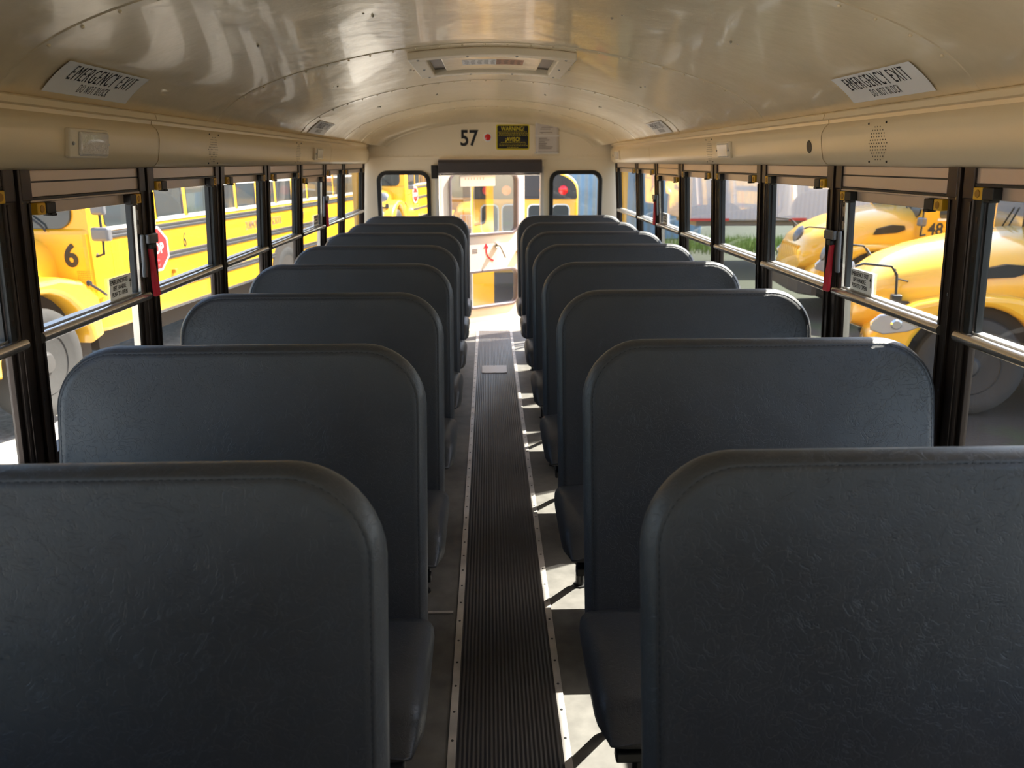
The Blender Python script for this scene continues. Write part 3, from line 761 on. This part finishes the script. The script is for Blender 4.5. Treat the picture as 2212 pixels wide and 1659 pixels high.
bm = bmesh.new(); box(bm, DX1 - 0.045, DX1 - 0.0125, YR - .004, YR + .004, 0.70, 1.06)
o = build('red_strap', bm, M['red'], bevel=0.002); tag(o, 'red strip on the right jamb of the open rear door', 'strap')
# rear bumper step
bm = bmesh.new(); box(bm, -1.15, 1.15, YR + 0.085, YR + 0.25, -0.34, -0.14); o = build('rear_bumper', bm, M['brail'], bevel=0.02); tag(o, 'black rear bumper step just below the open rear door', 'bumper')

# ------------------------------------------------------------------ yard
def gz(x, y):
    sx = min(max((x + 1.9) / 1.6, 0), 1); sx = sx * sx * (3 - 2 * sx); sy = min(max((y - 11) / 5, 0), 1); sy = sy * sy * (3 - 2 * sy)
    ex = min(max((4.2 - x) / 1.6, 0), 1); ex = ex * ex * (3 - 2 * ex)
    rx = min(max((x - 1.4) / 1.2, 0), 1); rx = rx * rx * (3 - 2 * rx)
    return -0.78 - 0.17 * rx - 0.85 * sx * sy * ex
bm = bmesh.new(); vs = []
NX, NY = 90, 90
for j in range(NY + 1):
    vs.append([bm.verts.new((-40 + 80 * i / NX, -20 + 90 * j / NY, gz(-40 + 80 * i / NX, -20 + 90 * j / NY))) for i in range(NX + 1)])
for j in range(NY):
    for i in range(NX): bm.faces.new((vs[j][i], vs[j][i + 1], vs[j + 1][i + 1], vs[j + 1][i]))
gr = build('ground', bm, M['ground'], smooth=True); tag(gr, kind='structure')

def grass_patch(spots):
    for (cx, cy, rx, ry, cnt, h, lab) in spots:
        bm = bmesh.new()
        for _ in range(cnt):
            x = cx + random.gauss(0, rx * .5); y = cy + random.gauss(0, ry * .5); z = gz(x, y) - .01
            hh = h * random.uniform(.5, 1.3); a = random.uniform(0, 6.28); w = .012; dx, dy = math.cos(a), math.sin(a); lx, ly = random.uniform(-.3, .3) * hh, random.uniform(-.3, .3) * hh
            p = [bm.verts.new((x - dx * w, y - dy * w, z)), bm.verts.new((x + dx * w, y + dy * w, z)), bm.verts.new((x + lx, y + ly, z + hh))]
            bm.faces.new(p)
        o = build('grass', bm, M['grass']); tag(o, lab, 'grass', kind='stuff')
grass_patch([(8.8, 22.9, 4.0, 1.5, 7000, .30, 'sunny patch of tall green grass seen below the white trailer'),
             (2.5, 9.6, .9, 2.2, 500, .13, 'thin weeds on the dark ground outside the middle right windows'),
             (2.6, 5.6, .8, 1.6, 260, .10, 'few short weeds on the ground outside the nearest right windows'),
             (-3.3, 9.0, .25, 1.6, 60, .13, 'few green weeds beneath the left parked bus')])

# ------------------------------------------------------------------ parked school buses
def sup(w, h, zc, n=4.0, m=28):
    out = []
    for k in range(m):
        a = 2 * math.pi * k / m; c, s_ = math.cos(a), math.sin(a)
        out.append((w * math.copysign(abs(c) ** (2 / n), c), zc + h * math.copysign(abs(s_) ** (2 / n), s_)))
    return out

def school_bus(name, style, L, hood=True, windows=True):
    """front axle at the origin, nose towards -Y, driver's side +X, z=0 at the ground"""
    root = empty(name, (0, 0, 0)); YC = 0.80 if style == 'old' else 0.62
    SK, EA, HW = 0.62, 2.50, 1.20
    # body shell
    sec = [(-HW + .04, SK), (-HW, SK + .04), (-HW, EA)]
    for k in range(1, 20):
        a = math.pi - math.pi * k / 20; sec.append((HW * math.copysign(abs(math.cos(a)) ** .75, math.cos(a)), EA + 0.50 * abs(math.sin(a)) ** .8))
    sec += [(HW, EA), (HW, SK + .04), (HW - .04, SK)]
    bm = bmesh.new(); rr = []
    for y, k in ((YC, .965), (YC + .10, 1.0), (L - .12, 1.0), (L - .03, .985), (L, .96)):
        rr.append([Vector((x * k, y, SK + (z - SK) * (1 - (1 - k) * .8))) for x, z in sec])
    loft(bm, rr); build('body', bm, M['yellow'], root, smooth=True)
    bm = bmesh.new(); box(bm, -0.95, 0.95, YC + .2, L - .1, 0.38, SK + .02); build('chassis', bm, M['well'], root)
    sides = (1, -1)
    for s in sides:
        for z, hh in ((1.545, .075), (1.225, .085), (0.89, .075), (SK + .02, .03)):
            y0 = 1.0 if z > 1.4 else (1.75 if z > 1.0 else 1.6)
            bm = bmesh.new()
            pr = [(HW - .002, z - hh / 2), (HW + .018, z - hh / 2 + .008), (HW + .018, z - .008), (HW + .010, z), (HW + .018, z + .008), (HW + .018, z + hh / 2 - .008), (HW - .002, z + hh / 2)]
            loft(bm, [[Vector((s * p[0], y, p[1])) for p in pr] for y in (y0, L - .06)]); build('rub_rail', bm, M['brail'], root, bevel=0.003)
    SX = lambda s, y, z, off=0.0: frame((s * (HW + off), y, z), (0, s, 0), (0, 0, 1))
    if windows:
        # driver's window then the passenger windows on the driver's side
        plate('driver_window', rrect(0.86, 0.72, 0.06), [], 0.012, SX(1, YC + 0.62, 1.98, .002), M['bglass'], root, bevel=0.003)
        bm = bmesh.new(); box(bm, HW, HW + .016, YC + .17, YC + 1.07, 1.590, 1.625); build('window_sill', bm, M['bframe'], root)
        y = YC + 1.12
        while y + 0.60 < L - .25:
            wv = plate('window', rrect(0.575, 0.70, 0.03), [], 0.012, SX(1, y + 0.30, 1.99, .002), M['bglass'], root, bevel=0.003)
            bm = bmesh.new(); box(bm, HW + .002, HW + .016, y + .02, y + .585, 1.955, 1.982); box(bm, HW + .002, HW + .014, y + .02, y + .585, 1.636, 1.656); build('window_bar', bm, M['bframe'], wv)
            bm = bmesh.new(); box(bm, HW + .002, HW + .012, y + .55, y + .585, 1.656, 2.33); build('window_stile', bm, M['brail'], wv)
            y += 0.66
        bm = bmesh.new(); box(bm, HW, HW + .012, YC + 1.10, L - .2, 1.612, 1.632); build('sill_band', bm, M['bframe'], root)
        # boarding door side left plain; service panel lines
        for y0, y1, z0, z1 in ((YC + .25, YC + .85, 0.95, 1.50),):
            plate('access_panel', rrect(y1 - y0, z1 - z0, .03), [rrect(y1 - y0 - .012, z1 - z0 - .012, .025)], 0.004, SX(1, (y0 + y1) / 2, (z0 + z1) / 2, .001), M['latchd'], root)
        # front: windshield, lamp board and lettering
        FY = YC - 0.012
        for sx in (-1, 1):
            plate('windshield', rrect(0.98, 0.80, 0.15, cx=0, cy=0), [rrect(.001, .001, .0001, cx=5, cy=5)], 0.03, frame((sx * 0.52, FY, 2.02), (1, 0, 0), (0, 0, 1)), M['bglass'], root, bevel=0.006)
        bm = bmesh.new()
        for sx in (-1, 1): tube(bm, [(sx * 0.75, FY - .03, 1.60), (sx * 0.72, FY - .05, 1.66), (sx * 0.30, FY - .04, 1.98)], 0.010, 6)
        build('wiper', bm, M['cable'], root)
        text('front_lettering', 'SCHOOL BUS', 0.24, frame((0, FY - .012, 2.66), (1, 0, 0), (0, 0, 1)), M['ink'], root, sx=0.8, depth=0.01)
        for sx in (-1, 1):
            for xx, mm in ((0.98, 'redlens'), (0.78, 'amber')):
                bm = bmesh.new(); lathe(bm, [(0.085, 0), (0.08, .02), (0.04, .035)], 20, frame((sx * xx, FY + .01, 2.55), (1, 0, 0), (0, 0, 1))); build('flasher', bm, M[mm], root, smooth=True)
    # rear face: black lamp board, windows
    RF = lambda x, z, off: frame((x, L + off, z), (-1, 0, 0), (0, 0, 1))
    if not hood:
        pts = [(-1.17, 2.36)] + [(1.16 * math.copysign(abs(math.cos(math.pi - math.pi * k / 20)) ** .75, math.cos(math.pi - math.pi * k / 20)), 2.44 + 0.50 * abs(math.sin(math.pi * k / 20)) ** .8) for k in range(21)] + [(1.17, 2.36)]
        plate('lamp_board', pts, [], 0.03, RF(0, 0, .01), M['brail'], root)
        bm = bmesh.new(); box(bm, -1.15, 1.15, L - .02, L + .05, 2.34, 2.375); build('rear_ledge', bm, M['brail'], root)
        for x, w in ((-0.80, .36), (-0.29, .44), (0.29, .44), (0.80, .36)):
            wv = plate('rear_window', rrect(w + .05, .66, 0.12), [], 0.03, RF(x, 1.90, .005), M['bframe'], root, bevel=.004)
            plate('pane', rrect(w, .60, 0.10), [], 0.03, RF(x, 1.90, .012), M['bglass'], wv)
        for x, mm in ((-0.85, 'redlens'), (0.85, 'redlens'), (-0.42, 'amber'), (0.42, 'amber')):
            bm = bmesh.new(); lathe(bm, [(0.11, 0), (0.10, .03), (0.05, .05)], 20, RF(x, 2.53, .02)); build('flasher', bm, M[mm], root, smooth=True)
        bm = bmesh.new()
        for z in (1.30, 1.0): box(bm, -1.12, 1.12, L - .01, L + .02, z, z + .05)
        build('rear_rail', bm, M['brail'], root)
        bm = bmesh.new(); box(bm, -1.2, 1.2, L + .0, L + .14, .45, .70); build('bumper', bm, M['brail'], root, bevel=.02)
        for x in (-.95, .95):
            bm = bmesh.new(); lathe(bm, [(0.09, 0), (0.085, .03)], 20, RF(x, 1.18, .0)); build('tail_lamp', bm, M['redlens'], root)
    # wheels
    for y in (0.0, 5.45 if L > 8 else 4.2):
        for s in sides:
            ax = frame((s * 1.02, y, 0.50), (0, 1, 0), (0, 0, 1)) if s > 0 else frame((s * 1.02, y, 0.50), (0, -1, 0), (0, 0, 1))
            bm = bmesh.new()
            lathe(bm, [(.30, -.11), (.44, -.125), (.485, -.10), (.50, -.06), (.50, .06), (.485, .10), (.44, .125), (.36, .118), (.30, .09)], 40, ax)
            w = build('wheel', bm, M['tire'], root, smooth=True)
            bm = bmesh.new(); lathe(bm, [(.30, .085), (.285, .10), (.27, .02), (.20, .0), (.12, .02), (.11, .09), (.08, .12), (.01, .125)], 28, ax); build('rim', bm, M['rim'], w, smooth=True)
            bm = bmesh.new()
            for k in range(10):
                a = 2 * math.pi * k / 10; lathe(bm, [(.020, 0.005), (.018, .045), (.010, .055)], 6, ax @ Matrix.Translation((.155 * math.cos(a), .155 * math.sin(a), 0.0)))
            build('lug_nuts', bm, M['lug'], w)
            if y > 1:
                bm = bmesh.new(); lathe(bm, [(.62, 0), (.60, .025), (.52, .03)], 40, frame((s * (HW - .01), y, 0.52), (0, s, 0), (0, 0, 1)))
                build('wheel_arch', bm, M['well'], root, smooth=True)
                w.location.x += s * 0.09
                for c in kids(w): pass
    if hood:
        old = style == 'old'
        bm = bmesh.new(); rr = []
        if old: secs = [(YC + .02, .80, 1.60, .62), (.45, .78, 1.56, .62), (.0, .72, 1.50, .62), (-.45, .66, 1.42, .62), (-.78, .60, 1.33, .62), (-.92, .54, 1.24, .66), (-.97, .44, 1.10, .72)]
        else: secs = [(YC + .02, 1.0, 1.80, .75), (.25, .99, 1.76, .75), (-.1, .97, 1.69, .74), (-.45, .93, 1.59, .72), (-.75, .88, 1.46, .70), (-.95, .80, 1.30, .70), (-1.06, .66, 1.08, .74)]
        for y, w, zt, zb in secs:
            rr.append([Vector((x, y, z)) for x, z in sup(w, (zt - zb) / 2, (zt + zb) / 2, 3.6 if old else 3.0)])
        loft(bm, rr); hd = build('hood', bm, M['hoody'], root, smooth=True)
        bm = bmesh.new(); box(bm, -1.0, 1.0, -.75, YC, .40, .72); build('engine_bay', bm, M['well'], root)
        # cowl under the windshield
        bm = bmesh.new(); box(bm, -1.16, 1.16, YC - .03, YC + .2, .66, 1.63); build('cowl', bm, M['yellow'], root, bevel=.06, seg=3)
        for s in sides:
            pr = []; r0 = .60
            for k in range(15):
                a = math.pi - math.pi * k / 14 * .98; pr.append((r0 * math.cos(a), .52 + r0 * math.sin(a)))   # arch from front to back
            zt = 1.24 if old else 1.22
            back = [(YC - .02, .60), (YC - .02, 1.00), (.55, 1.17), (.25, zt), (-.2, zt - .0), (-.55, zt - .10), (-.80, zt - .24), (-.95, .80), (-.98, .62)]
            o_ = plate('fender', pr + back, [], 0.56, frame((s * .915, 0, 0), (0, 1, 0), (0, 0, 1)), M['hoody'], root, bevel=.05)
            bm = bmesh.new(); box(bm, s * .64, s * 1.0, -.70, .72, .55, 1.10); build('wheel_well', bm, M['well'], root)
            # headlamp
            if old:
                bm = bmesh.new(); lathe(bm, [(0.10, 0), (0.10, .04), (0.06, .07)], 20, frame((s * .86, -.93, .92), (1, 0, 0), (0, 0, 1))); build('headlamp', bm, M['headlamp'], root, smooth=True)
            else:
                hl = [(-.02, .84), (.10, .80), (.32, .84), (.52, .94), (.50, 1.00), (.26, 1.03), (.05, 1.0), (-.03, .92)]
                hm = plate('headlamp', [(-.93 + a, b) for a, b in hl], [], .05, frame((s * 1.18, 0, 0), (0, 1, 0), (0, 0, 1)), M['headlamp'], root, bevel=.012)
                bm = bmesh.new(); lathe(bm, [(.045, 0), (.03, .02)], 14, frame((s * 1.205, -.52, .94), (0, s, 0), (0, 0, 1))); build('turn_signal', bm, M['amber'], hm)
                bm = bmesh.new(); lathe(bm, [(.055, 0), (.04, .02)], 14, frame((s * 1.205, -.72, .91), (0, s, 0), (0, 0, 1))); build('reflector', bm, M['chrome'], hm)
                # side vent on the hood
                vp = [(-.05, 1.28), (.30, 1.31), (.42, 1.36), (.40, 1.42), (.22, 1.43), (.0, 1.37)]
                plate('hood_vent', vp, [], .10, frame((s * .955, 0, .08), (0, 1, 0), (0, 0, 1)), M['black'], hd)
            # hood latch
            bm = bmesh.new(); tube(bm, [(s * 1.20, YC - .16, 1.12), (s * 1.215, YC - .04, 1.04), (s * 1.205, YC + .06, .98)], .014, 8)
            lathe(bm, [(.03, 0), (.02, .03)], 10, frame((s * 1.19, YC - .17, 1.13), (0, s, 0), (0, 0, 1))); build('hood_latch', bm, M['black'], root, smooth=True)
            # front convex mirror on its arms
            mr = empty('front_mirror', (s * 1.0, -.72, 1.22)); mr.parent = root
            bm = bmesh.new(); tube(bm, [(0, 0, -.10), (0, -.02, .16), (s * .01, -.08, .24), (s * .02, -.34, .26), (s * .04, -.46, .22)], .013, 8); tube(bm, [(0, -.02, .12), (-s * .18, .16, .06)], .009, 6)
            tube(bm, [(s * .0, -.04, .21), (-s * .30, .02, .10)], .009, 6); build('arm', bm, M['cable'], mr, smooth=True)
            bm = bmesh.new(); box(bm, -.05, .05, -.05, .05, -.16, -.04); build('base', bm, M['black'], mr, bevel=.015)
            bm = bmesh.new(); lathe(bm, [(.02, -.06), (.09, -.045), (.13, -.01), (.135, .005), (.10, .035), (.02, .055)], 24, frame((s * .04, -.50, .16), (1, 0, 0), (0, .5, 1)) )
            build('mirror_bowl', bm, M['bracket'], mr, smooth=True)
        # grille and bumper
        bm = bmesh.new(); gy = -.985 if old else -1.05; gw = .36 if old else .46
        for k in range(9): x = -gw + 2 * gw * k / 8; box(bm, x - .012, x + .012, gy - .012, gy + .06, .78, 1.12)
        box(bm, -gw - .02, gw + .02, gy + .0, gy + .07, .76, .785); box(bm, -gw - .02, gw + .02, gy, gy + .07, 1.115, 1.14)
        build('grille', bm, M['bframe'] if old else M['hoody'], hd)
        bm = bmesh.new(); by = -1.12 if old else -1.18
        loft(bm, [[Vector((x, y + by, z)) for y, z in ((dy, .42), (dy - .02, .44), (dy - .02, .68), (dy, .70), (dy + .06, .70), (dy + .06, .42))] for x, dy in ((-1.2, .22), (-1.0, .06), (-.6, 0), (.6, 0), (1.0, .06), (1.2, .22))])
        build('bumper', bm, M['brail'], root)
        # big side mirror by the driver's window
        mr = empty('side_mirror', (HW, YC + .02, 1.40)); mr.parent = root
        bm = bmesh.new(); tube(bm, [(0, 0, -.02), (.06, -.10, -.03), (.16, -.14, 0), (.17, -.14, .12), (.17, -.14, .75), (.02, .04, .85)], .013, 8); build('arm', bm, M['cable'], mr, smooth=True)
        bm = bmesh.new(); box(bm, .08, .26, -.19, -.11, .12, .25); box(bm, .10, .24, -.18, -.12, .36, .62); build('mirror_head', bm, M['bracket'], mr, bevel=.025, seg=3)
        # folding stop sign on the driver's side
        if old:
            st = empty('stop_sign', (HW + .05, 1.72, 1.33)); st.parent = root; st.rotation_euler = (0, 0, R(-6))
            oc = lambda r: [(r / math.cos(R(22.5)) * math.cos(R(22.5 + 45 * k)), r / math.cos(R(22.5)) * math.sin(R(22.5 + 45 * k))) for k in range(8)]
            F0 = lambda off, x=0, z=0: frame((off, x, z), (0, 1, 0), (0, 0, 1))
            plate('sign_border', oc(.235), [], .012, F0(0), M['white'], st)
            plate('sign_face', oc(.213), [], .004, F0(.0075), M['stop'], st)
            text('lettering', 'STOP', .155, F0(.0105), M['white'], st, sx=.74, depth=.003, bold=.001, sp=1.08)
            for z in (.145, -.145):
                bm = bmesh.new(); lathe(bm, [(.045, 0), (.042, .02), (.02, .03)], 18, F0(.009, 0, z)); build('lamp', bm, M['redlens'], st, smooth=True)
            bm = bmesh.new(); box(bm, -.05, -.007, -.20, -.12, -.12, .12); build('hinge', bm, M['black'], st)
            bm = bmesh.new(); box(bm, HW, HW + .05, 2.10, 2.16, 1.02, 1.07); build('side_marker', bm, M['latchd'], root, bevel=.01)
    return root

SXL = lambda y, z: frame((1.2035, y, z), (0, 1, 0), (0, 0, 1))
A = school_bus('school_bus', 'old', 9.4)
B = copy_tree(A)
tag(A, 'yellow school bus number 6 with STOP sign parked along the left windows', 'bus')
A.location = (-5.09, 6.97, -0.70); A.rotation_euler = (0, 0, R(-7.7))
text('fleet_number', '6', 0.24, SXL(2.46, 1.355), M['ink'], A, sx=.62, depth=.004)
text('fleet_number', '6', 0.30, frame((0.96, 0.80 - .036, 1.36), (1, 0, 0), (0, 0, 1)), M['ink'], A, sx=.95, depth=.004, bold=.008)
for body, y in (('DUNMORE', 4.32), ('SCHOOL', 5.18), ('DISTRICT', 6.12)):
    text('side_lettering', body, 0.17, SXL(y, 1.385), M['greyink'], A, sx=.46, depth=.004, bold=-.001, sp=1.25)
bm = bmesh.new()
for k in range(9):
    for j in range(14): box(bm, 1.00 + k * .018, 1.008 + k * .018, 0.765, 0.769, .98 + j * .018, .988 + j * .018)
build('vent_grille', bm, M['latchd'], A)
tag(B, 'yellow school bus parked behind, framed by the left rear window', 'bus')
B.location = (-3.75, 23.1, -0.78); B.rotation_euler = (0, 0, R(-7.7))
E = school_bus('school_bus', 'new', 8.2); F = copy_tree(E)
E.location = (5.08, 8.37, -0.95); E.rotation_euler = (0, 0, R(252)); tag(E, 'nearest yellow school bus outside the right windows, sloping hood and convex mirror', 'bus')
F.location = (6.17, 13.13, -0.95); F.rotation_euler = (0, 0, R(264)); tag(F, 'yellow school bus number 48 parked behind the nearer one on the right', 'bus')
text('fleet_number', '48', 0.26, frame((1.204, 0.78, 1.455), (0, 1, 0), (0, 0, 1)), M['ink'], F, sx=.85, depth=.004, bold=.006)
D = school_bus('school_bus', 'van', 7.0, hood=False, windows=False)
D.location = (0.80, 17.8 + 7.0, -1.62); D.rotation_euler = (0, 0, R(180)); tag(D, 'back end of a yellow school bus with black lamp board, past the rear door', 'bus')

C = copy_tree(A, skip=('fleet_number', 'side_lettering', 'stop_sign'))
C.location = (-0.45, 27.0, -1.30); C.rotation_euler = (0, 0, R(-7.7)); tag(C, 'distant yellow school bus front seen through the glass of the open rear door', 'bus')

# trailer and container at the back of the yard
t = empty('box_trailer', (9.2, 19.2, -0.95), 0, 'long white box trailer with a red bottom stripe behind the grass', 'trailer')
bm = bmesh.new(); box(bm, -4.6, 4.6, -1.2, 1.2, 1.15, 4.0); build('box', bm, M['trailer'], t, bevel=.04)
for x0, x1 in ((-4.6, -3.7), (-2.3, -1.9), (-1.0, -.6), (.4, 1.8)):
    bm = bmesh.new(); box(bm, x0, x1, -1.22, -1.2, 1.15, 1.21); build('red_stripe', bm, M['trred'], t)
bm = bmesh.new(); box(bm, -4.4, 4.4, -1.0, 1.0, 1.02, 1.15); build('underframe', bm, M['trgrey'], t)
for x in (0.2, 3.2):
    bm = bmesh.new(); lathe(bm, [(.28, -.14), (.50, -.12), (.52, 0), (.50, .12), (.28, .14)], 32, frame((x, -1.0, .52), (1, 0, 0), (0, 0, 1))); build('wheel', bm, M['tire'], t, smooth=True)
bm = bmesh.new(); box(bm, -2.6, 2.6, -1.2, 1.2, 0, 3.0)
o = build('storage_container', bm, M['blue'], bevel=.05); o.location = (4.4, 27.0, -1.64); tag(o, 'pale blue corrugated storage container beyond the right rear window', 'container')
